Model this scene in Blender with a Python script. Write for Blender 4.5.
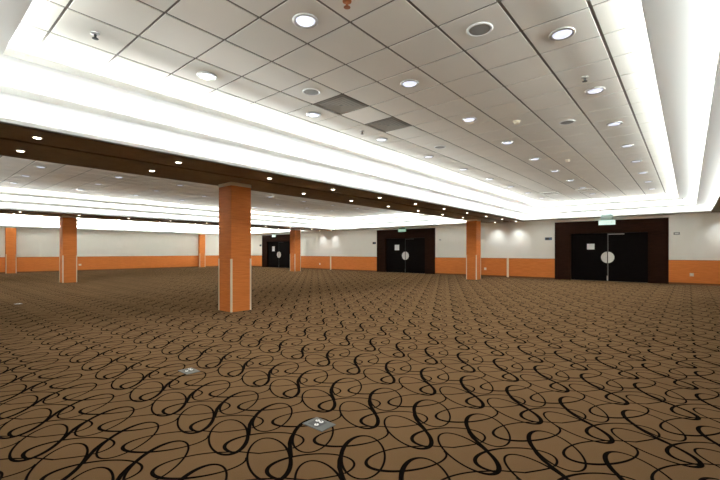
import bpy, bmesh, math, random
from mathutils import Vector, Matrix

# ------------------------------------------------------------------ scene reset
for o in list(bpy.data.objects):
    bpy.data.objects.remove(o)
SC = bpy.context.scene
COL = SC.collection
PI = math.pi
random.seed(4)

# plan coordinates: u = along the beams towards the door wall, v = to the right
def P(u, v, z):
    return Vector((u, -v, z))

# ------------------------------------------------------------------ camera
EYE = 1.319
cam_data = bpy.data.cameras.new('camera')
cam_data.sensor_width = 36.0
cam_data.lens = 36.0 * 391.93 / 720.0
cam_data.shift_y = (251.57 - 240.0) / 720.0
cam_data.clip_start = 0.05
cam_data.clip_end = 200
cam = bpy.data.objects.new('camera', cam_data)
cam.location = (0, 0, EYE)
cam.rotation_euler = (PI / 2, 0, 0.698 - PI / 2)
COL.objects.link(cam)
SC.camera = cam

# ------------------------------------------------------------------ world, exposure, light levels
w = bpy.data.worlds.new('world')
w.use_nodes = True
w.node_tree.nodes['Background'].inputs[0].default_value = (0.02, 0.02, 0.02, 1)
w.node_tree.nodes['Background'].inputs[1].default_value = 1.0
SC.world = w
SC.view_settings.view_transform = 'Standard'
SC.view_settings.look = 'None'
SC.view_settings.gamma = 1.0
SC.view_settings.use_curve_mapping = False
SC.view_settings.exposure = 1.2
SC.cycles.max_bounces = 10
SC.cycles.diffuse_bounces = 8
SC.cycles.glossy_bounces = 3
SC.cycles.sample_clamp_indirect = 6.0
SC.cycles.use_denoising = True

COVE_POWER = (4.1, 4.1, 6.4)      # watts per metre of strip, lip 1 (lowest) .. lip 3
NEAR_LEVEL, RIGHT_LEVEL = 0.4, 0.6    # the strips along the near end and the right side burn dimmer
TILT = (0.80, 0.80, 1.10)             # lean of the strips towards the room
COVE_COLOUR = (0.93, 1.0, 0.99)
DOWN_POWER = 22.0                    # each lamp in the tiled ceiling
BEAM_POWER = 30.0                    # each small spotlight in the beams

# main dimensions (metres)
Z_BEAM = 2.834
Z_S1, Z_S2, Z_CEIL = 3.064, 3.299, 3.500
Z_ROOF = 3.66
U_FAR, U_NEAR = 20.42, -1.5
V_LEFT, V_RIGHT = -31.81, 2.74
U0, U1 = -0.24, 20.0                 # lowest cove lip, near and far end
BAYS = [(-6.22, 0.66), (-19.06, -8.30), (-31.50, -21.14)]
BEAMS = [(0.66, 2.74), (-8.30, -6.22), (-21.14, -19.06)]
DOORS = [-2.775, -13.52, -25.95]     # centre of each double door on the far wall

# ------------------------------------------------------------------ material helpers
def new_mat(name):
    m = bpy.data.materials.new(name)
    m.use_nodes = True
    nt = m.node_tree
    return m, nt, nt.nodes['Principled BSDF']

def plain(name, rgb, rough=0.6, metal=0.0, spec=0.3, noise=0.0, nscale=8.0):
    m, nt, b = new_mat(name)
    b.inputs['Base Color'].default_value = (*rgb, 1)
    b.inputs['Roughness'].default_value = rough
    b.inputs['Metallic'].default_value = metal
    b.inputs['Specular IOR Level'].default_value = spec
    if noise:
        tc = nt.nodes.new('ShaderNodeNewGeometry')
        n = nt.nodes.new('ShaderNodeTexNoise')
        n.inputs['Scale'].default_value = nscale
        n.inputs['Detail'].default_value = 3
        nt.links.new(tc.outputs['Position'], n.inputs['Vector'])
        mx = nt.nodes.new('ShaderNodeMix')
        mx.data_type = 'RGBA'
        mx.inputs[6].default_value = (*[c * (1 - noise) for c in rgb], 1)
        mx.inputs[7].default_value = (*[min(1, c * (1 + noise)) for c in rgb], 1)
        nt.links.new(n.outputs['Fac'], mx.inputs[0])
        nt.links.new(mx.outputs[2], b.inputs['Base Color'])
    return m

def emissive(name, rgb, strength):
    m, nt, b = new_mat(name)
    b.inputs['Base Color'].default_value = (0.8, 0.8, 0.8, 1)
    b.inputs['Emission Color'].default_value = (*rgb, 1)
    b.inputs['Emission Strength'].default_value = strength
    return m

def wood(name, dark, light, scale=(1.2, 1.2, 22.0), rough=0.42, spec=0.35):
    """veneer: fine streaks running horizontally"""
    m, nt, b = new_mat(name)
    g = nt.nodes.new('ShaderNodeNewGeometry')
    mp = nt.nodes.new('ShaderNodeMapping')
    mp.inputs['Scale'].default_value = scale
    nt.links.new(g.outputs['Position'], mp.inputs['Vector'])
    n = nt.nodes.new('ShaderNodeTexNoise')
    n.inputs['Scale'].default_value = 2.2
    n.inputs['Detail'].default_value = 5
    n.inputs['Roughness'].default_value = 0.6
    n.inputs['Distortion'].default_value = 0.4
    nt.links.new(mp.outputs['Vector'], n.inputs['Vector'])
    r = nt.nodes.new('ShaderNodeValToRGB')
    r.color_ramp.elements[0].position = 0.3
    r.color_ramp.elements[0].color = (*dark, 1)
    r.color_ramp.elements[1].position = 0.72
    r.color_ramp.elements[1].color = (*light, 1)
    nt.links.new(n.outputs['Fac'], r.inputs['Fac'])
    nt.links.new(r.outputs['Color'], b.inputs['Base Color'])
    b.inputs['Roughness'].default_value = rough
    b.inputs['Specular IOR Level'].default_value = spec
    return m

class Ex:
    """tiny expression builder on Math nodes"""
    nt = None
    def __init__(self, s): self.s = s
    @staticmethod
    def op(kind, *a):
        n = Ex.nt.nodes.new('ShaderNodeMath')
        n.operation = kind
        for i, x in enumerate(a):
            if isinstance(x, Ex): Ex.nt.links.new(x.s, n.inputs[i])
            else: n.inputs[i].default_value = float(x)
        return Ex(n.outputs[0])
    def __add__(s, o): return Ex.op('ADD', s, o)
    def __sub__(s, o): return Ex.op('SUBTRACT', s, o)
    def __mul__(s, o): return Ex.op('MULTIPLY', s, o)
    def __truediv__(s, o): return Ex.op('DIVIDE', s, o)

def carpet_material():
    """brown woven carpet with a repeat of looping dark scrolls, thick and thin like pen strokes"""
    m, nt, b = new_mat('carpet_scroll')
    Ex.nt = nt
    op = Ex.op
    LX, LY, K = 280.5, 531.0, 600.0
    g = nt.nodes.new('ShaderNodeNewGeometry')
    sp = nt.nodes.new('ShaderNodeSeparateXYZ')
    nt.links.new(g.outputs['Position'], sp.inputs[0])
    X = Ex(sp.outputs[1]) * (-K)
    Y = Ex(sp.outputs[0]) * (-K)
    def wrapped(cx, cy, k):
        dy = op('WRAP', Y - cy, LY / 2, -LY / 2)
        sh = dy * k
        dx = op('WRAP', X - cx - sh, LX / 2, -LX / 2) + sh
        return dx, dy
    def stroke(d, hw, fade=None):
        # 1 inside the stroke, soft over 1.6 units
        v = (hw - d) / 1.6 + 0.5 if isinstance(hw, Ex) else (d * -1.0 + hw) / 1.6 + 0.5
        v = op('MINIMUM', op('MAXIMUM', v, 0.0), 1.0)
        return v if fade is None else v * fade
    def ellipse(cx, cy, a, bb, deg, thin, thick, peak, sharp, lo=None, hi=None):
        t = math.radians(deg)
        c, s = math.cos(t), math.sin(t)
        A = c * c / a ** 2 + s * s / bb ** 2
        B = c * s * (1 / a ** 2 - 1 / bb ** 2)
        dx, dy = wrapped(cx, cy, -B / A)
        x = dx * c + dy * s
        y = dy * c - dx * s
        xa, yb = x / a, y / bb
        F = op('SQRT', xa * xa + yb * yb + 1e-6)
        xg, yg = xa / a, yb / bb
        G = op('SQRT', xg * xg + yg * yg + 1e-12) / F
        d = op('ABSOLUTE', (F - 1.0) / G)
        ang = op('ARCTAN2', yb, xa)
        cs = op('MAXIMUM', op('COSINE', ang - math.radians(peak)), 0.0)
        hw = op('POWER', cs, sharp) * (thick - thin) + thin
        fade = None
        if lo is not None:
            mid, half = math.radians((lo + hi) / 2), math.radians((hi - lo) / 2)
            da = op('ABSOLUTE', op('WRAP', ang - mid, PI, -PI))
            fade = op('LESS_THAN', da, half)
        return stroke(d, hw, fade)
    def segment(p, q, hw):
        cx, cy = (p[0] + q[0]) / 2, (p[1] + q[1]) / 2
        ex, ey = q[0] - cx, q[1] - cy
        L = math.hypot(ex, ey)
        ex, ey = ex / L, ey / L
        dx, dy = wrapped(cx, cy, ex / ey)
        al = dx * ex + dy * ey
        ov = op('MAXIMUM', op('ABSOLUTE', al) - L, 0.0)
        ac = dx * ey - dy * ex
        return stroke(op('SQRT', ov * ov + ac * ac), hw)
    S = [
        ellipse(167, 133.9, 166, 79, 30.3, 4.6, 9.8, -32, 1.3),
        ellipse(151.5, 417.9, 160, 84.6, 52.1, 4.4, 9.8, 120, 1.8),
        ellipse(14.2, 326.8, 162, 81.8, 124.0, 4.5, 8.0, -35, 1.3, -185, 116),
        ellipse(338.9, 73.0, 159, 90.5, -48.9, 4.8, 8.0, 190, 1.2, 138, 404),
        segment((80, 462), (108, 505), 8.8),
        segment((108, 505), (140, 540), 8.8),
        segment((140, 540), (228, 607), 8.8),
        segment((-20, 240), (40, 182), 4.4),
        segment((40, 182), (112, 139), 4.4),
        segment((112, 139), (150, 86), 4.4),
        segment((150, 86), (174, 48), 4.4),
    ]
    ink = S[0]
    for q in S[1:]:
        ink = op('MAXIMUM', ink, q)
    n = nt.nodes.new('ShaderNodeTexNoise')
    n.inputs['Scale'].default_value = 220
    n.inputs['Detail'].default_value = 2
    nt.links.new(g.outputs['Position'], n.inputs['Vector'])
    n2 = nt.nodes.new('ShaderNodeTexNoise')
    n2.inputs['Scale'].default_value = 1.3
    n2.inputs['Detail'].default_value = 2
    nt.links.new(g.outputs['Position'], n2.inputs['Vector'])
    f = op('MINIMUM', op('MAXIMUM', Ex(n.outputs['Fac']) * 0.7 + Ex(n2.outputs['Fac']) * 0.5 - 0.1, 0.0), 1.0)
    base = nt.nodes.new('ShaderNodeMix')
    base.data_type = 'RGBA'
    base.inputs[6].default_value = (0.094, 0.054, 0.026, 1)
    base.inputs[7].default_value = (0.190, 0.112, 0.055, 1)
    nt.links.new(f.s, base.inputs[0])
    mx = nt.nodes.new('ShaderNodeMix')
    mx.data_type = 'RGBA'
    nt.links.new(ink.s, mx.inputs[0])
    nt.links.new(base.outputs[2], mx.inputs[6])
    mx.inputs[7].default_value = (0.006, 0.0042, 0.0034, 1)
    nt.links.new(mx.outputs[2], b.inputs['Base Color'])
    b.inputs['Roughness'].default_value = 0.95
    b.inputs['Specular IOR Level'].default_value = 0.0
    bump = nt.nodes.new('ShaderNodeBump')
    bump.inputs['Strength'].default_value = 0.25
    bump.inputs['Distance'].default_value = 0.004
    nt.links.new(n.outputs['Fac'], bump.inputs['Height'])
    nt.links.new(bump.outputs['Normal'], b.inputs['Normal'])
    return m

M_CARPET = carpet_material()
M_WALL = plain('cream_wall_paint', (0.90, 0.89, 0.835), 0.7, noise=0.02, nscale=3)
M_COVE = plain('white_plaster', (0.84, 0.84, 0.82), 0.75)
M_TILE = plain('ceiling_tile', (0.82, 0.79, 0.73), 0.9, noise=0.05, nscale=1.7)
M_GRID = plain('ceiling_grid_gap', (0.20, 0.18, 0.155), 0.7)
M_BROWN = wood('brown_beam_veneer', (0.20, 0.152, 0.092), (0.275, 0.212, 0.132), (2, 2, 2), rough=0.6, spec=0.15)
M_SLOT = plain('dark_track', (0.018, 0.012, 0.008), 0.6)
M_WOOD = wood('orange_veneer', (0.57, 0.165, 0.036), (0.74, 0.242, 0.060), rough=0.5, spec=0.15)
M_SKIRT = plain('brown_skirting', (0.16, 0.060, 0.018), 0.5)
M_DOORWOOD = wood('dark_brown_veneer', (0.014, 0.0055, 0.003), (0.032, 0.012, 0.0065), rough=0.6, spec=0.04)
M_LEAF = wood('black_brown_leaf', (0.0035, 0.0025, 0.0025), (0.007, 0.005, 0.0045), rough=0.6, spec=0.03)
M_GUARD = plain('cream_corner_guard', (0.78, 0.68, 0.52), 0.4)
M_CAP = plain('pale_stone_cap', (0.80, 0.73, 0.58), 0.6)
M_STEEL = plain('brushed_steel', (0.55, 0.54, 0.52), 0.35, metal=0.9)
M_ALU = plain('grey_aluminium', (0.09, 0.09, 0.088), 0.5, metal=0.0)
M_WHITE = plain('white_plastic', (0.80, 0.80, 0.79), 0.45)
M_PAPER = plain('white_paper', (0.86, 0.86, 0.86), 0.8)
M_PLATE = plain('satin_push_plate', (0.74, 0.73, 0.71), 0.55, metal=0.0)
M_DARK = plain('dark_grey_plastic', (0.05, 0.05, 0.05), 0.5)
M_BLUE = plain('blue_grey_sign', (0.10, 0.16, 0.24), 0.5)
M_SPK = plain('grey_grille', (0.30, 0.30, 0.29), 0.7)
M_DIFF = plain('shade_toned_diffuser', (0.32, 0.28, 0.23), 0.8)  # base colour darkened for the shade seen between the louvres
M_DIFFW = plain('white_diffuser', (0.82, 0.80, 0.76), 0.6)
M_BRASS = plain('red_brass', (0.45, 0.17, 0.07), 0.4, metal=0.7)
M_GREEN = emissive('green_exit_panel', (0.02, 0.42, 0.22), 0.25)
M_PALEGREEN = emissive('pale_green_exit_panel', (0.50, 0.80, 0.70), 0.35)
M_GLASSY = plain('pale_cyan_acrylic', (0.62, 0.80, 0.80), 0.25)
M_LENS = emissive('cool_lamp_lens', (0.72, 0.78, 1.0), 0.42)
M_BULB = emissive('warm_spot_lens', (1.0, 0.90, 0.74), 6.0)
M_EXITWHITE = emissive('lit_white_mark', (0.9, 1.0, 0.95), 0.12)

# ------------------------------------------------------------------ mesh helpers
def bm_box(bm, c, s):
    """axis box in plan coordinates: c = (u, v, z) centre, s = full size"""
    r = bmesh.ops.create_cube(bm, size=1.0)
    for q in r['verts']:
        q.co = Vector((c[0] + q.co.x * s[0], -c[1] + q.co.y * s[1], c[2] + q.co.z * s[2]))
    return r['verts']

def bm_cbox(bm, u0, u1, v0, v1, z0, z1):
    return bm_box(bm, ((u0 + u1) / 2, (v0 + v1) / 2, (z0 + z1) / 2), (abs(u1 - u0), abs(v1 - v0), abs(z1 - z0)))

def bm_lathe(bm, prof, c, n=20, cap0=True, cap1=True):
    """revolve (r, z) profile about a vertical axis at c"""
    rings = []
    for r, z in prof:
        rings.append([bm.verts.new((c[0] + r * math.cos(2 * PI * k / n), -c[1] + r * math.sin(2 * PI * k / n), c[2] + z)) for k in range(n)])
    for a, b2 in zip(rings, rings[1:]):
        for k in range(n):
            bm.faces.new((a[k], a[(k + 1) % n], b2[(k + 1) % n], b2[k]))
    if cap0: bm.faces.new(rings[0])
    if cap1: bm.faces.new(rings[-1])

def obj(name, bm, mat, parent=None, bevel=0.0, smooth=False):
    bmesh.ops.recalc_face_normals(bm, faces=bm.faces[:])
    me = bpy.data.meshes.new(name)
    bm.to_mesh(me)
    bm.free()
    me.materials.append(mat)
    if smooth:
        for f in me.polygons: f.use_smooth = True
    o = bpy.data.objects.new(name, me)
    COL.objects.link(o)
    if parent is not None: o.parent = parent
    if bevel:
        md = o.modifiers.new('bevel', 'BEVEL')
        md.width = bevel
        md.segments = 2
        md.limit_method = 'ANGLE'
    return o

def thing(name, label, cat, loc=(0, 0, 0), rz=0.0, group=None):
    o = bpy.data.objects.new(name, None)
    o.empty_display_size = 0.1
    COL.objects.link(o)
    o.location = P(*loc)
    o.rotation_euler = (0, 0, rz)
    o['label'] = label
    o['category'] = cat
    if group: o['group'] = group
    return o

def struct(name, bm, mat, label=None, cat=None, **kw):
    o = obj(name, bm, mat, **kw)
    o['kind'] = 'structure'
    if label: o['label'] = label
    if cat: o['category'] = cat
    return o

def dup(root, loc, label, group=None, rz=None):
    r = root.copy()
    COL.objects.link(r)
    r.location = P(*loc)
    if rz is not None: r.rotation_euler = (0, 0, rz)
    r['label'] = label
    if group: r['group'] = group
    for ch in root.children:
        c = ch.copy()
        COL.objects.link(c)
        c.parent = r
        for gch in ch.children:
            d = gch.copy()
            COL.objects.link(d)
            d.parent = c
    return r

ORD = ['first', 'second', 'third', 'fourth', 'fifth', 'sixth', 'seventh', 'eighth', 'ninth', 'tenth', 'eleventh', 'twelfth']

# ------------------------------------------------------------------ room shell
bm = bmesh.new()
bm_cbox(bm, U_NEAR - 0.2, U_FAR + 0.6, V_LEFT - 0.2, V_RIGHT + 0.2, -0.1, 0.0)
struct('floor', bm, M_CARPET, 'brown carpet covered in looping dark scrolls', 'floor')

bm = bmesh.new()
bm_cbox(bm, U_NEAR - 0.2, U_FAR + 0.6, V_LEFT - 0.2, V_RIGHT + 0.2, Z_ROOF, Z_ROOF + 0.1)
struct('ceiling', bm, M_COVE, 'plain slab above the tiled ceilings', 'ceiling')  # unseen slab over everything, there to block light

DW, DH, LW, LH = 4.25, 2.69, 2.92, 2.15          # door surround and leaf opening
edges = []
last = V_LEFT - 0.2
for c in sorted(DOORS):
    edges.append((last, c - DW / 2))
    last = c + DW / 2
edges.append((last, V_RIGHT + 0.2))
bm = bmesh.new()
for a, b2 in edges:
    bm_cbox(bm, U_FAR, U_FAR + 0.3, a, b2, 0, Z_ROOF)
for c in DOORS:
    bm_cbox(bm, U_FAR, U_FAR + 0.3, c - DW / 2, c + DW / 2, DH, Z_ROOF)
struct('wall_far', bm, M_WALL, 'cream wall holding the three dark double doors', 'wall')
bm = bmesh.new(); bm_cbox(bm, U_NEAR - 0.2, U_FAR, V_LEFT - 0.2, V_LEFT, 0, Z_ROOF)
struct('wall_left', bm, M_WALL, 'long cream wall at the far left end', 'wall')
bm = bmesh.new(); bm_cbox(bm, U_NEAR - 0.2, U_NEAR, V_LEFT, V_RIGHT + 0.2, 0, Z_ROOF)
struct('wall_near', bm, M_WALL, 'cream wall behind the viewer', 'wall')
bm = bmesh.new(); bm_cbox(bm, U_NEAR, U_FAR, V_RIGHT, V_RIGHT + 0.2, 0, Z_ROOF)
struct('wall_right', bm, M_WALL, 'cream wall to the right of the viewer', 'wall')

# wainscot and skirting
WZ = 0.98
T = 0.025
def wains(name_no, segs_fn, side):
    bm = bmesh.new(); segs_fn(bm, 0.0, T, 0.07, WZ - 0.012)
    struct('trim_%d' % name_no, bm, M_WOOD, 'orange wood wainscot along the %s wall' % side, 'wainscot')
    bm = bmesh.new(); segs_fn(bm, 0.0, T * 0.55, WZ - 0.012, WZ)
    struct('trim_%d' % (name_no + 1), bm, M_SKIRT, 'thin dark strip painted as shadow along the top of the %s wainscot' % side, 'trim')  # dark colour stands in for the shadow line above the panels
    bm = bmesh.new(); segs_fn(bm, 0.0, T * 1.15, 0.0, 0.07)
    struct('baseboard_%s' % side, bm, M_SKIRT, 'brown skirting along the %s wall' % side, 'baseboard')

def far_segs(bm, a, b2, z0, z1):
    for s, e in edges:
        bm_cbox(bm, U_FAR - b2, U_FAR - a, max(s, V_LEFT), min(e, V_RIGHT), z0, z1)
wains(1, far_segs, 'far')
wains(3, lambda bm, a, b2, z0, z1: bm_cbox(bm, U_NEAR, U_FAR - T * 1.2, V_LEFT + a, V_LEFT + b2, z0, z1), 'left')
wains(5, lambda bm, a, b2, z0, z1: bm_cbox(bm, U_NEAR, U_FAR - T * 1.2, V_RIGHT - b2, V_RIGHT - a, z0, z1), 'right')
wains(7, lambda bm, a, b2, z0, z1: bm_cbox(bm, U_NEAR + a, U_NEAR + b2, V_LEFT + T * 1.2, V_RIGHT - T * 1.2, z0, z1), 'near')

# soffit strips round the room at beam level
bm = bmesh.new()
bm_cbox(bm, U1 + 0.29, U_FAR, V_LEFT, V_RIGHT, Z_BEAM + 0.002, Z_ROOF)
for v0, v1 in BAYS:
    bm_cbox(bm, U1, U1 + 0.29, v0, v1, Z_BEAM, Z_BEAM + 0.02)
struct('trim_9', bm, M_WALL, 'narrow pale soffit above the doors', 'soffit')
bm = bmesh.new()
bm_cbox(bm, U_NEAR, U0 - 0.29, V_LEFT, V_RIGHT, Z_BEAM + 0.002, Z_ROOF)
struct('trim_10', bm, M_WALL, 'pale soffit above the viewer', 'soffit')

# ------------------------------------------------------------------ beams
def beam(no, v0, v1, label, slot_at):
    bm = bmesh.new()
    a, b2 = slot_at - 0.05, slot_at + 0.05
    bm_cbox(bm, U_NEAR + 0.001, U_FAR - 0.001, v0, a, Z_BEAM - 0.0, Z_BEAM + 0.022)
    bm_cbox(bm, U_NEAR + 0.001, U_FAR - 0.001, b2, v1, Z_BEAM - 0.0, Z_BEAM + 0.022)
    o = struct('trim_%d' % no, bm, M_BROWN, label, 'beam')
    bm = bmesh.new()
    bm_cbox(bm, U_NEAR + 0.001, U_FAR - 0.001, a - 0.03, b2 + 0.03, Z_BEAM + 0.023, Z_BEAM + 0.06)
    obj('track', bm, M_SLOT, o)
    bm = bmesh.new()
    bm_cbox(bm, U0, U1, v0 + 0.30, v1 - 0.30, Z_BEAM + 0.062, Z_ROOF - 0.001)
    obj('core', bm, M_COVE, o)
beam(11, *BEAMS[0], 'brown beam against the right wall', 1.48)
beam(12, *BEAMS[1], 'wide brown beam between the near ceiling and the middle ceiling', -7.04)
beam(13, *BEAMS[2], 'brown beam carried by the two columns further left', -19.88)

# ------------------------------------------------------------------ stepped coves: a profile swept round each bay
LIP = 0.085
GAP = 0.19
def cove_profile(zt):
    p = [(0.0, Z_BEAM), (0.0, Z_BEAM + 0.072), (-0.025, Z_BEAM + 0.072), (-0.025, Z_BEAM + 0.022), (-GAP, Z_BEAM + 0.022), (-GAP, Z_S1)]
    for d, z in ((0.45, Z_S1), (0.95, Z_S2)):
        nxt = Z_S2 if z == Z_S1 else zt
        p += [(d, z), (d, z + LIP), (d - 0.025, z + LIP), (d - 0.025, z + 0.02), (d - GAP, z + 0.02), (d - GAP, nxt)]
    return p

def ring(bm, u0, u1, v0, v1, d, z):
    return [bm.verts.new(P(u, v, z)) for u, v in ((u0 + d, v0 + d), (u1 - d, v0 + d), (u1 - d, v1 - d), (u0 + d, v1 - d))]

def cove(no, v0, v1, label):
    bm = bmesh.new()
    rs = [ring(bm, U0, U1, v0, v1, d, z) for d, z in cove_profile(Z_CEIL + 0.02)]
    for a, b2 in zip(rs, rs[1:]):
        for k in range(4):
            bm.faces.new((a[k], a[(k + 1) % 4], b2[(k + 1) % 4], b2[k]))
    struct('trim_%d' % no, bm, M_COVE, label, 'ceiling cove')

def strips(v0, v1, gain=1.0):
    for li, (d, zf) in enumerate(((0.0, Z_BEAM + 0.072), (0.45, Z_S1 + LIP), (0.95, Z_S2 + LIP))):
        dd = d - 0.14
        um, vm = (U0 + U1) / 2, (v0 + v1) / 2
        for ca, cb, along, level in ((um, v0 + dd, 'u', 1.0), (um, v1 - dd, 'u', RIGHT_LEVEL), (U0 + dd, vm, 'v', NEAR_LEVEL), (U1 - dd, vm, 'v', 1.0)):
            ld = bpy.data.lights.new('cove_strip', 'AREA')
            ld.shape = 'RECTANGLE'
            L = (U1 - U0 - 2 * d) if along == 'u' else (v1 - v0 - 2 * d)
            ld.size = L
            ld.size_y = 0.03
            ld.energy = COVE_POWER[li] * L * level * gain
            ld.color = COVE_COLOUR
            o = bpy.data.objects.new('cove_strip', ld)
            COL.objects.link(o)
            o.location = P(ca, cb, zf - 0.008)
            # face up
            inward = Vector(((U0 + U1) / 2 - ca, -((v0 + v1) / 2 - cb), 0))
            if along == 'u': inward.x = 0
            else: inward.y = 0
            inward.normalize()
            zdir = -(Vector((0, 0, 1)) * math.cos(TILT[li]) + inward * math.sin(TILT[li]))
            xdir = Vector((1, 0, 0)) if along == 'u' else Vector((0, 1, 0))
            ydir = zdir.cross(xdir)
            o.rotation_euler = Matrix((xdir, ydir, zdir)).transposed().to_euler()

cove(14, *BAYS[0], 'stepped white light cove round the near tiled ceiling')
cove(15, *BAYS[1], 'stepped white light cove round the middle tiled ceiling')
cove(16, *BAYS[2], 'stepped white light cove round the ceiling furthest left')
for bv, gain in zip(BAYS, (1.0, 1.1, 1.6)):
    strips(*bv, gain)

# ------------------------------------------------------------------ tiled ceilings
TU, TV = 2.800, -2.4716      # a crossing of the ceiling grid (near bay)
def tiles(no, v0, v1, tv, skip, label):
    u_lo, u_hi = U0 + 0.95 - GAP + 0.005, U1 - 0.95 + GAP - 0.005
    v_lo, v_hi = v0 + 0.95 - GAP + 0.005, v1 - 0.95 + GAP - 0.005
    bm = bmesh.new()
    for i in range(-6, 32):
        for j in range(-22, 22):
            if (i, j) in skip: continue
            a0, a1 = max(TU + .6 * i + 0.013, u_lo), min(TU + .6 * (i + 1) - 0.013, u_hi)
            b0, b1 = max(tv + .6 * j + 0.016, v_lo), min(tv + .6 * (j + 1) - 0.016, v_hi)
            if a1 - a0 < 0.03 or b1 - b0 < 0.03: continue
            bm_cbox(bm, a0, a1, b0, b1, Z_CEIL, Z_CEIL + 0.014)
    o = struct('ceiling_%d' % no, bm, M_TILE, label, 'tiled ceiling')
    bm = bmesh.new()
    bm_cbox(bm, u_lo - 0.004, u_hi + 0.004, v_lo - 0.004, v_hi + 0.004, Z_CEIL + 0.010, Z_CEIL + 0.019)
    obj('grid', bm, M_GRID, o)
DARK_VENTS = [(2, -3), (4, -3)]
LIGHT_VENTS = [(21, -3), (21, -1)]
tiles(1, *BAYS[0], TV, set(DARK_VENTS + LIGHT_VENTS), 'square tiled ceiling over the near part of the hall')
TV2 = -13.68 - 0.3
tiles(2, *BAYS[1], TV2, set(), 'square tiled ceiling over the middle part of the hall')
tiles(3, *BAYS[2], -26.32 - 0.3, set(), 'square tiled ceiling over the part furthest left')

# ------------------------------------------------------------------ columns
def column(loc, label, base_label=None, pilaster=False):
    t = thing('column' if not pilaster else 'pilaster', label, 'column' if not pilaster else 'pilaster', loc, 0,
              'square orange columns' if not pilaster else 'orange wall pilasters')
    W = 0.50 if not pilaster else 0.48
    D = 0.50 if not pilaster else 0.24
    bm = bmesh.new()
    z = 0.0
    top = Z_BEAM - 0.075
    n = 11
    h = top / n
    for k in range(n):
        bm_cbox(bm, -W / 2, W / 2, -D / 2, D / 2, z + (0.006 if k else 0), z + h)
        z += h
    bm_cbox(bm, -W / 2 + .004, W / 2 - .004, -D / 2 + .004, D / 2 - .004, 0.01, top - 0.01)
    obj('shaft', bm, M_WOOD, t)
    bm = bmesh.new()
    bm_cbox(bm, -W / 2 - .006, W / 2 + .006, -D / 2 - .006, D / 2 + .006, top + 0.001, Z_BEAM - 0.001)
    obj('cap', bm, M_CAP, t)
    for su in (-1, 1):
        for sv in ((-1, 1) if not pilaster else (1,)):
            bm = bmesh.new()
            g = 0.028
            cu, cv = su * (W / 2), sv * (D / 2)
            bm_cbox(bm, cu - su * g, cu + su * 0.008, cv, cv + sv * 0.008, 0.0, 1.16)
            bm_cbox(bm, cu, cu + su * 0.008, cv - sv * g, cv, 0.0, 1.16)
            obj('corner_guard', bm, M_GUARD, t)
    return t
column((4.97, -7.86, 0), 'nearest and largest orange wood column, standing under the wide brown beam')
column((17.79, -7.86, 0), 'orange wood column standing in front of the wall between two dark double doors')
column((4.85, -20.45, 0), 'orange wood column at far left, standing well clear of the left wall')
column((17.55, -20.45, 0), 'orange wood column just right of the furthest dark double door')
column((4.62, V_LEFT + 0.15, 0), 'orange pilaster on the left wall near the picture edge', pilaster=True)
column((16.85, V_LEFT + 0.15, 0), 'slim orange pilaster on the left wall near the largest column', pilaster=True)

# cream vertical strips where the folding-wall tracks meet the door wall
for no, v, lab in ((17, -7.15, 'cream upright strip in the wainscot left of the nearest double door'),
                   (18, -19.87, 'cream upright strip in the wainscot left of the middle double door')):
    bm = bmesh.new()
    bm_cbox(bm, U_FAR - 0.06, U_FAR - T, v - 0.05, v + 0.05, 0.0, WZ + 0.01)
    struct('trim_%d' % no, bm, M_GUARD, lab, 'trim')

# ------------------------------------------------------------------ double doors
def half_disc(bm, r, sgn, u, v, z, th, gap):
    n = 20
    pts = [(v + sgn * gap, z + r)] + [(v + sgn * max(gap, r * math.sin(PI * k / n)), z + r * math.cos(PI * k / n)) for k in range(1, n)] + [(v + sgn * gap, z - r)]
    f = [bm.verts.new(P(u - th, a, b2)) for a, b2 in pts]
    k = [bm.verts.new(P(u, a, b2)) for a, b2 in pts]
    bm.faces.new(f); bm.faces.new(k[::-1])
    m = len(pts)
    for i in range(m):
        bm.faces.new((f[i], f[(i + 1) % m], k[(i + 1) % m], k[i]))

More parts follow.
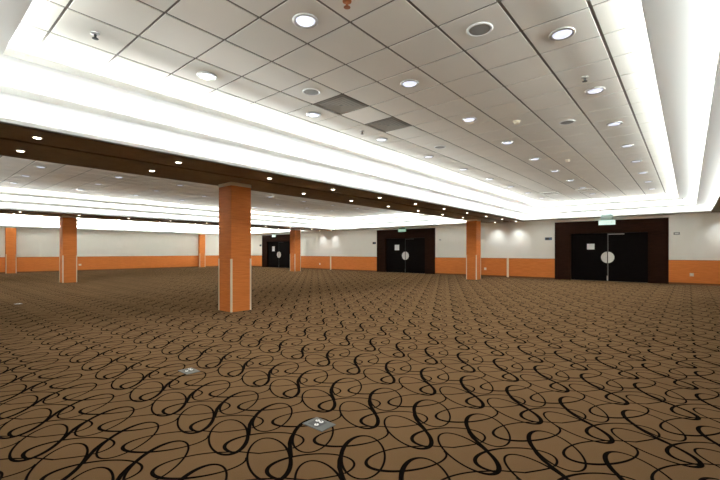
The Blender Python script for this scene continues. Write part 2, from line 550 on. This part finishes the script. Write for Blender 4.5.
def door(no, c, label, hardware=None):
    hardware = hardware or M_DARK
    t = thing('door_%d' % no, label, 'door', (U_FAR, c, 0))
    t['kind'] = 'structure'
    jw = (DW - LW) / 2
    bm = bmesh.new()
    for s in (-1, 1):
        a, b2 = sorted((s * LW / 2, s * (DW / 2 - 0.005)))
        bm_cbox(bm, -0.03, 0.26, a, b2, 0, LH)
    bm_cbox(bm, -0.03, 0.26, -DW / 2 + 0.005, DW / 2 - 0.005, LH, DH - 0.004)
    obj('surround', bm, M_DOORWOOD, t)
    bm = bmesh.new()
    bm_cbox(bm, -0.034, 0.02, -DW / 2 - 0.02, -DW / 2 + 0.004, 0, DH)
    bm_cbox(bm, -0.034, 0.02, DW / 2 - 0.004, DW / 2 + 0.02, 0, DH)
    bm_cbox(bm, -0.034, 0.02, -DW / 2 - 0.02, DW / 2 + 0.02, DH - 0.004, DH + 0.02)
    obj('edge_trim', bm, M_DOORWOOD, t)
    for s in (-1, 1):
        bm = bmesh.new()
        a, b2 = sorted((s * 0.008, s * (LW / 2 - 0.006)))
        bm_cbox(bm, 0.09, 0.14, a, b2, 0.008, LH - 0.01)
        lf = obj('door_leaf', bm, M_LEAF, t, bevel=0.003)
        bm = bmesh.new()
        half_disc(bm, 0.255, s, 0.09, 0, 1.06, 0.006, 0.02)
        obj('push_plate', bm, M_PLATE, lf)
        bm = bmesh.new()
        bm_cbox(bm, 0.082, 0.0899, *sorted((s * 0.009, s * 0.019)), 0.02, LH - 0.02)
        obj('edge_strip', bm, hardware if s > 0 else M_DARK, lf)
    bm = bmesh.new()
    bm_cbox(bm, 0.07, 0.081, -0.03, 0.02, 0.03, 0.24)
    obj('floor_bolt', bm, hardware, t)
    bm = bmesh.new()
    bm_cbox(bm, 0.085, 0.145, -LW / 2, LW / 2, 0.0, 0.006)
    obj('threshold', bm, M_DARK, t)
    bm = bmesh.new()
    bm_cbox(bm, 0.05, 0.0899, 0.03, 0.62, LH - 0.075, LH - 0.045)
    obj('door_closer', bm, hardware, t)
    bm = bmesh.new()
    bm_cbox(bm, 0.2, 0.24, -LW / 2, LW / 2, 0.0, LH)
    obj('backing', bm, M_LEAF, t)
    return t
door(1, DOORS[0], 'widest dark brown double door with split round push plate, right of the picture', M_STEEL)
door(2, DOORS[1], 'dark double door in the middle of the picture under a green exit sign')
door(3, DOORS[2], 'smallest, furthest dark double door left of a column')

def notice(c, off, z, wd, ht, label):
    bm = bmesh.new()
    bm_cbox(bm, U_FAR + 0.086, U_FAR + 0.0895, c + off - wd / 2, c + off + wd / 2, z - ht / 2, z + ht / 2)
    o = obj('paper_notice', bm, M_PAPER)
    o['label'] = label; o['category'] = 'notice'
notice(DOORS[0], -0.66, 1.545, 0.30, 0.26, 'white paper notice taped to the nearest dark double door')
notice(DOORS[1], -0.63, 1.575, 0.34, 0.34, 'white paper notice taped to the middle dark double door')
notice(DOORS[2], -0.72, 1.55, 0.34, 0.40, 'white paper notice taped to the furthest dark double door')

# ------------------------------------------------------------------ exit signs above the doors
def exit_sign(loc, panel_mat, label, wd, ht, box=0.07, hang_from=Z_BEAM):
    t = thing('exit_sign', label, 'exit sign', loc, 0, 'exit signs over the doors')
    bm = bmesh.new()
    bm_cbox(bm, -0.02, 0.02, -wd / 2, wd / 2, -ht / 2, ht / 2)
    pn = obj('panel', bm, panel_mat, t, bevel=0.004)
    # pale arrow and door marks on the face
    bm = bmesh.new()
    bm_cbox(bm, -0.024, -0.0201, -wd * 0.40, wd * 0.12, -ht * 0.10, ht * 0.0)
    bm_cbox(bm, -0.024, -0.0201, wd * 0.24, wd * 0.34, -ht * 0.25, ht * 0.25)
    obj('marks', bm, M_EXITWHITE, pn)
    bm = bmesh.new()
    bm_cbox(bm, -0.03, 0.03, -wd * 0.36, wd * 0.36, ht / 2, ht / 2 + box)
    obj('housing', bm, M_GLASSY if panel_mat is M_PALEGREEN else M_DARK, t, bevel=0.004)
    bm = bmesh.new()
    bm_lathe(bm, [(0.012, ht / 2 + box + 0.0005), (0.012, hang_from - loc[2] - 0.001)], (0, 0, 0), 10)
    obj('hanger', bm, M_STEEL, t)
    return t
exit_sign((19.85, DOORS[0] + 0.06, 2.575), M_PALEGREEN, 'pale green hanging exit sign over the nearest double door', 0.62, 0.20, 0.27, Z_S1)
exit_sign((20.14, DOORS[1] + 0.0, 2.62), M_GREEN, 'dark green exit sign over the middle double door', 0.55, 0.17)
exit_sign((20.14, DOORS[2] - 0.2, 2.60), M_PALEGREEN, 'small pale exit sign over the furthest double door', 0.45, 0.18)

# ------------------------------------------------------------------ small fittings on the walls
def far_plate(name, label, cat, v, z, wd, ht, th, mat, inner=None, base=0.0, group=None):
    t = thing(name, label, cat, (U_FAR - base, v, z), 0, group)
    bm = bmesh.new()
    bm_cbox(bm, -th, -0.0005, -wd / 2, wd / 2, -ht / 2, ht / 2)
    obj('plate', bm, mat, t, bevel=0.003)
    if inner:
        bm = bmesh.new()
        iw, ih, im, io = inner
        bm_cbox(bm, -th - 0.004, -th - 0.0002, io - iw / 2, io + iw / 2, -ih / 2, ih / 2)
        obj('insert', bm, im, t)
    return t
far_plate('wall_sign', 'small grey sign with dark panel on wall left of the nearest double door', 'sign', -5.21, 1.94, 0.32, 0.13, 0.012, M_BLUE, (0.14, 0.10, M_DARK, -0.04))
far_plate('wall_sign', 'small dark sign on wall left of the middle double door', 'sign', -15.9, 1.88, 0.26, 0.14, 0.012, M_DARK, (0.1, 0.1, M_BLUE, 0.05))
far_plate('wall_sign', 'tiny dark sign on wall left of the furthest double door', 'sign', -28.35, 1.85, 0.24, 0.15, 0.012, M_DARK, (0.1, 0.1, M_BLUE, 0.05))
far_plate('wall_switch', 'small pale wall switch right of the nearest double door', 'switch', -0.375, 2.05, 0.20, 0.10, 0.02, M_SPK, (0.12, 0.05, M_WHITE, 0))
far_plate('wall_switch', 'small pale wall switch right of the middle double door', 'switch', -11.05, 2.0, 0.18, 0.12, 0.02, M_WHITE, (0.08, 0.05, M_SPK, 0))
def socket(v, label):
    far_plate('wall_socket', label, 'socket', v, 0.40, 0.13, 0.13, 0.01, M_GUARD, (0.06, 0.06, M_WHITE, 0), base=T, group='wall sockets in the wainscot')
socket(0.09, 'white wall socket in the wainscot at the right picture edge')
socket(-8.35, 'white wall socket in the wainscot beside the further column under the wide beam')
socket(-21.0, 'cream wall socket in the wainscot right of the furthest double door')
t = thing('wall_socket', 'cream wall socket in the wainscot of the left wall', 'socket', (8.2, V_LEFT + T, 0.42), 0, 'wall sockets in the wainscot')
bm = bmesh.new(); bm_cbox(bm, -0.08, 0.08, 0.0005, 0.01, -0.06, 0.06); obj('plate', bm, M_GUARD, t, bevel=0.003)
bm = bmesh.new(); bm_cbox(bm, -0.03, 0.03, 0.0102, 0.014, -0.03, 0.03); obj('insert', bm, M_WHITE, t)

# ------------------------------------------------------------------ floor boxes
def floor_box(loc, label):
    t = thing('floor_box', label, 'floor socket', loc, 0, 'metal floor boxes')
    bm = bmesh.new(); bm_cbox(bm, -0.075, 0.075, -0.105, 0.105, 0.0, 0.006); obj('cover_plate', bm, M_ALU, t, bevel=0.002)
    bm = bmesh.new(); bm_cbox(bm, -0.05, 0.05, -0.07, 0.035, 0.0062, 0.0075); obj('recess', bm, M_DARK, t)
    for a, b2 in ((0.028, -0.045), (0.028, -0.005), (-0.028, 0.0)):
        bm = bmesh.new(); bm_lathe(bm, [(0.017, 0.0076), (0.017, 0.011), (0.009, 0.013)], (a, b2, 0), 16)
        s = obj('outlet', bm, M_WHITE, t)
        bm = bmesh.new(); bm_lathe(bm, [(0.007, 0.0131), (0.007, 0.0138)], (a, b2, 0), 10)
        obj('hole', bm, M_DARK, s)
    return t
fb = floor_box((2.09, -2.16, 0), 'nearest grey metal floor box with white outlets, in the carpet at bottom centre')
dup(fb, (2.10, -4.22, 0), 'second grey metal floor box, further left behind the nearest one in the carpet')
dup(fb, (2.03, -12.93, 0), 'furthest grey metal floor box, a speck in the carpet at far left')

# ------------------------------------------------------------------ ceiling lamps
def spot_lamp(o, power, size, blend, z, colour):
    ld = bpy.data.lights.new('lamp_beam', 'SPOT')
    ld.energy = power
    ld.spot_size = size
    ld.spot_blend = blend
    ld.shadow_soft_size = 0.06
    ld.color = colour
    l = bpy.data.objects.new('lamp_beam', ld)
    COL.objects.link(l)
    l.location = (0, 0, z)
    l.parent = o
    return l

def downlight():
    t = thing('recessed_downlight', '', 'ceiling lamp', (0, 0, Z_CEIL))
    bm = bmesh.new()
    bm_lathe(bm, [(0.118, 0.0), (0.120, -0.010), (0.112, -0.016), (0.096, -0.016), (0.088, -0.006), (0.088, 0.0)], (0, 0, 0), 32, False, False)
    obj('trim_ring', bm, M_STEEL, t, smooth=True)
    bm = bmesh.new()
    bm_lathe(bm, [(0.0875, -0.001), (0.0875, -0.008), (0.080, -0.017), (0.05, -0.021)], (0, 0, 0), 28)
    obj('lens', bm, M_LENS, t)
    spot_lamp(t, DOWN_POWER, 2.4, 0.9, -0.04, (0.91, 0.98, 1.0))
    return t
ROWN = {-4.57: 'in the row along the brown beam', -2.77: 'in the middle row of the near ceiling', -0.97: 'in the row along the right-hand cove'}
proto = downlight()
first = True
for v, rn in ROWN.items():
    for n in range(9):
        u = 2.5 + 1.8 * n
        lab = 'round downlight, %s from the camera %s' % (ORD[n], rn)
        if first:
            proto.location = P(u, v, Z_CEIL); proto['label'] = lab; proto['group'] = 'downlights in the near tiled ceiling'; first = False
        else:
            dup(proto, (u, v, Z_CEIL), lab, 'downlights in the near tiled ceiling')
ROWS2 = {-12.78: 'nearest the wide beam', -14.58: 'second from the wide beam', -16.38: 'furthest from the wide beam'}
for v, rn in ROWS2.items():
    for n in range(8):
        dup(proto, (2.45 + 1.8 * n, v, Z_CEIL), 'small middle-ceiling downlight, %s from the left in the row %s' % (ORD[n], rn), 'downlights in the middle tiled ceiling')

def spotlight():
    t = thing('beam_spotlight', '', 'spotlight', (0, 0, Z_BEAM))
    bm = bmesh.new()
    bm_lathe(bm, [(0.062, 0.0), (0.062, -0.006), (0.056, -0.010), (0.046, -0.010), (0.042, 0.0)], (0, 0, 0), 20, False, False)
    obj('bezel', bm, M_CAP, t, smooth=True)
    bm = bmesh.new()
    bm_lathe(bm, [(0.042, -0.001), (0.042, -0.008), (0.036, -0.015), (0.02, -0.018)], (0, 0, 0), 18)
    obj('bulb', bm, M_BULB, t)
    spot_lamp(t, BEAM_POWER, 1.95, 1.0, -0.03, (0.95, 0.99, 0.98))
    return t
sp = spotlight()
first = True
for vs, where, ns in ((-6.62, 'on the right edge of the wide brown beam', range(11)),
                      (-7.68, 'behind the slot on the wide brown beam', [0, 1, 3, 4, 5, 6, 7, 8, 10]),
                      (-19.46, 'on the near edge of the further brown beam', range(11)),
                      (-20.65, 'behind the slot on the further brown beam', [0, 1, 3, 4, 5, 6, 7, 8, 10]),
                      (1.06, 'in the right-hand beam outside the picture', [8, 9, 10])):
    for k, n in enumerate(ns):
        lab = 'small spotlight %s, %s from the near end' % (where, ORD[k])
        loc = (1.23 + 1.88 * n, vs, Z_BEAM)
        if first:
            sp.location = P(*loc); sp['label'] = lab; sp['group'] = 'spotlights in the brown beams'; first = False
        else:
            dup(sp, loc, lab, 'spotlights in the brown beams')

# ------------------------------------------------------------------ speakers, sprinklers, detectors, diffusers
def tile_at(i, j): return (TU + .6 * i, TV + .6 * j, Z_CEIL)

def speaker():
    t = thing('ceiling_speaker', '', 'speaker', (0, 0, Z_CEIL), 0, 'round speakers in the near tiled ceiling')
    bm = bmesh.new()
    bm_lathe(bm, [(0.125, 0.0), (0.125, -0.006), (0.115, -0.011), (0.103, -0.011), (0.100, 0.0)], (0, 0, 0), 32, False, False)
    obj('rim', bm, M_WHITE, t, smooth=True)
    bm = bmesh.new()
    bm_lathe(bm, [(0.0995, -0.001), (0.0995, -0.006), (0.06, -0.010), (0.03, -0.011)], (0, 0, 0), 28)
    obj('grille', bm, M_SPK, t)
    return t
sk = speaker()
spk = [((1.5, 1.5), 'round grey ceiling speaker nearest the camera, in the near tiled ceiling'),
       ((1.45, -2.45), 'round ceiling speaker beside the nearer dark air diffuser'),
       ((7.5, 1.5), 'round grey ceiling speaker further down the right half of the tiled ceiling'),
       ((7.55, -2.5), 'round ceiling speaker beyond both dark air diffusers')]
for k, (ij, lab) in enumerate(spk):
    if k == 0: sk.location = P(*tile_at(*ij)); sk['label'] = lab
    else: dup(sk, tile_at(*ij), lab)

def sprinkler(mat, loc, label):
    t = thing('sprinkler', label, 'sprinkler', loc, 0, 'ceiling sprinklers')
    bm = bmesh.new(); bm_lathe(bm, [(0.04, 0.0), (0.038, -0.008), (0.02, -0.014)], (0, 0, 0), 20); obj('rosette', bm, mat if mat is M_BRASS else M_STEEL, t)
    bm = bmesh.new(); bm_lathe(bm, [(0.012, -0.0141), (0.010, -0.05)], (0, 0, 0), 12); obj('stem', bm, mat, t)
    bm = bmesh.new(); bm_lathe(bm, [(0.027, -0.051), (0.030, -0.055), (0.012, -0.058)], (0, 0, 0), 16); obj('deflector', bm, mat, t)
    return t
sprinkler(M_BRASS, tile_at(-0.43, 0.32), 'red brass ceiling sprinkler at the top edge of the picture')
sprinkler(M_DARK, tile_at(-2.5, -3.45), 'dark ceiling sprinkler in the tile at top left')
sprinkler(M_DARK, tile_at(4.6, 2.46), 'dark ceiling sprinkler between two downlights along the right-hand cove')
sprinkler(M_DARK, tile_at(4.43, -3.43), 'dark ceiling sprinkler beside the further dark air diffuser')
sprinkler(M_DARK, (19.25, -2.87, Z_S1), 'dark sprinkler in the white cove above the nearest double door')
sprinkler(M_DARK, (18.75, -0.17, Z_S2), 'dark sprinkler at the far right corner of the white cove')

def detector(loc, label):
    t = thing('smoke_detector', label, 'smoke detector', loc, 0, 'smoke detectors in the near tiled ceiling')
    bm = bmesh.new(); bm_lathe(bm, [(0.062, 0.0), (0.062, -0.014), (0.055, -0.018)], (0, 0, 0), 24); obj('base', bm, M_GUARD, t)
    bm = bmesh.new(); bm_lathe(bm, [(0.050, -0.0181), (0.046, -0.045), (0.030, -0.055)], (0, 0, 0), 24); obj('head', bm, M_GUARD, t)
    return t
detector(tile_at(6.5, 0.45), 'cream smoke detector in the tiled ceiling, nearer of two')
detector(tile_at(12.5, 0.45), 'cream smoke detector in the tiled ceiling, further of two')

def diffuser(i, j, mat, label):
    c = tile_at(i + 0.5, j + 0.5)
    t = thing('air_diffuser', label, 'air diffuser', c, 0, 'air diffusers in the near tiled ceiling')
    bm = bmesh.new()
    def frame(a, b2, za, zb):
        ro = [bm.verts.new(P(x * a, y * a, za)) for x, y in ((-1, -1), (1, -1), (1, 1), (-1, 1))]
        ri = [bm.verts.new(P(x * b2, y * b2, zb)) for x, y in ((-1, -1), (1, -1), (1, 1), (-1, 1))]
        for k in range(4):
            bm.faces.new((ro[k], ro[(k + 1) % 4], ri[(k + 1) % 4], ri[k]))
    frame(0.285, 0.262, 0.0, -0.002)
    frame(0.262, 0.258, -0.002, 0.009)
    if mat is M_DIFFW:
        frame(0.290, 0.285, 0.0, -0.03)
        frame(0.285, 0.262, -0.03, -0.03)
        frame(0.262, 0.258, -0.03, 0.009)
    obj('frame', bm, mat, t)
    for a in (0.24, 0.185, 0.13, 0.075):
        bm = bmesh.new()
        frame(a, a - 0.050, -0.003, 0.001)
        obj('louvre', bm, mat, t)
    return t
diffuser(2, -3, M_DIFF, 'dark square air diffuser in the tiled ceiling, nearer of two')
diffuser(4, -3, M_DIFF, 'dark square air diffuser in the tiled ceiling, further of two')
diffuser(21, -3, M_DIFFW, 'pale square air diffuser at the far end, nearer the brown beam')
diffuser(21, -1, M_DIFFW, 'pale square air diffuser at the far end, nearer the right-hand cove')
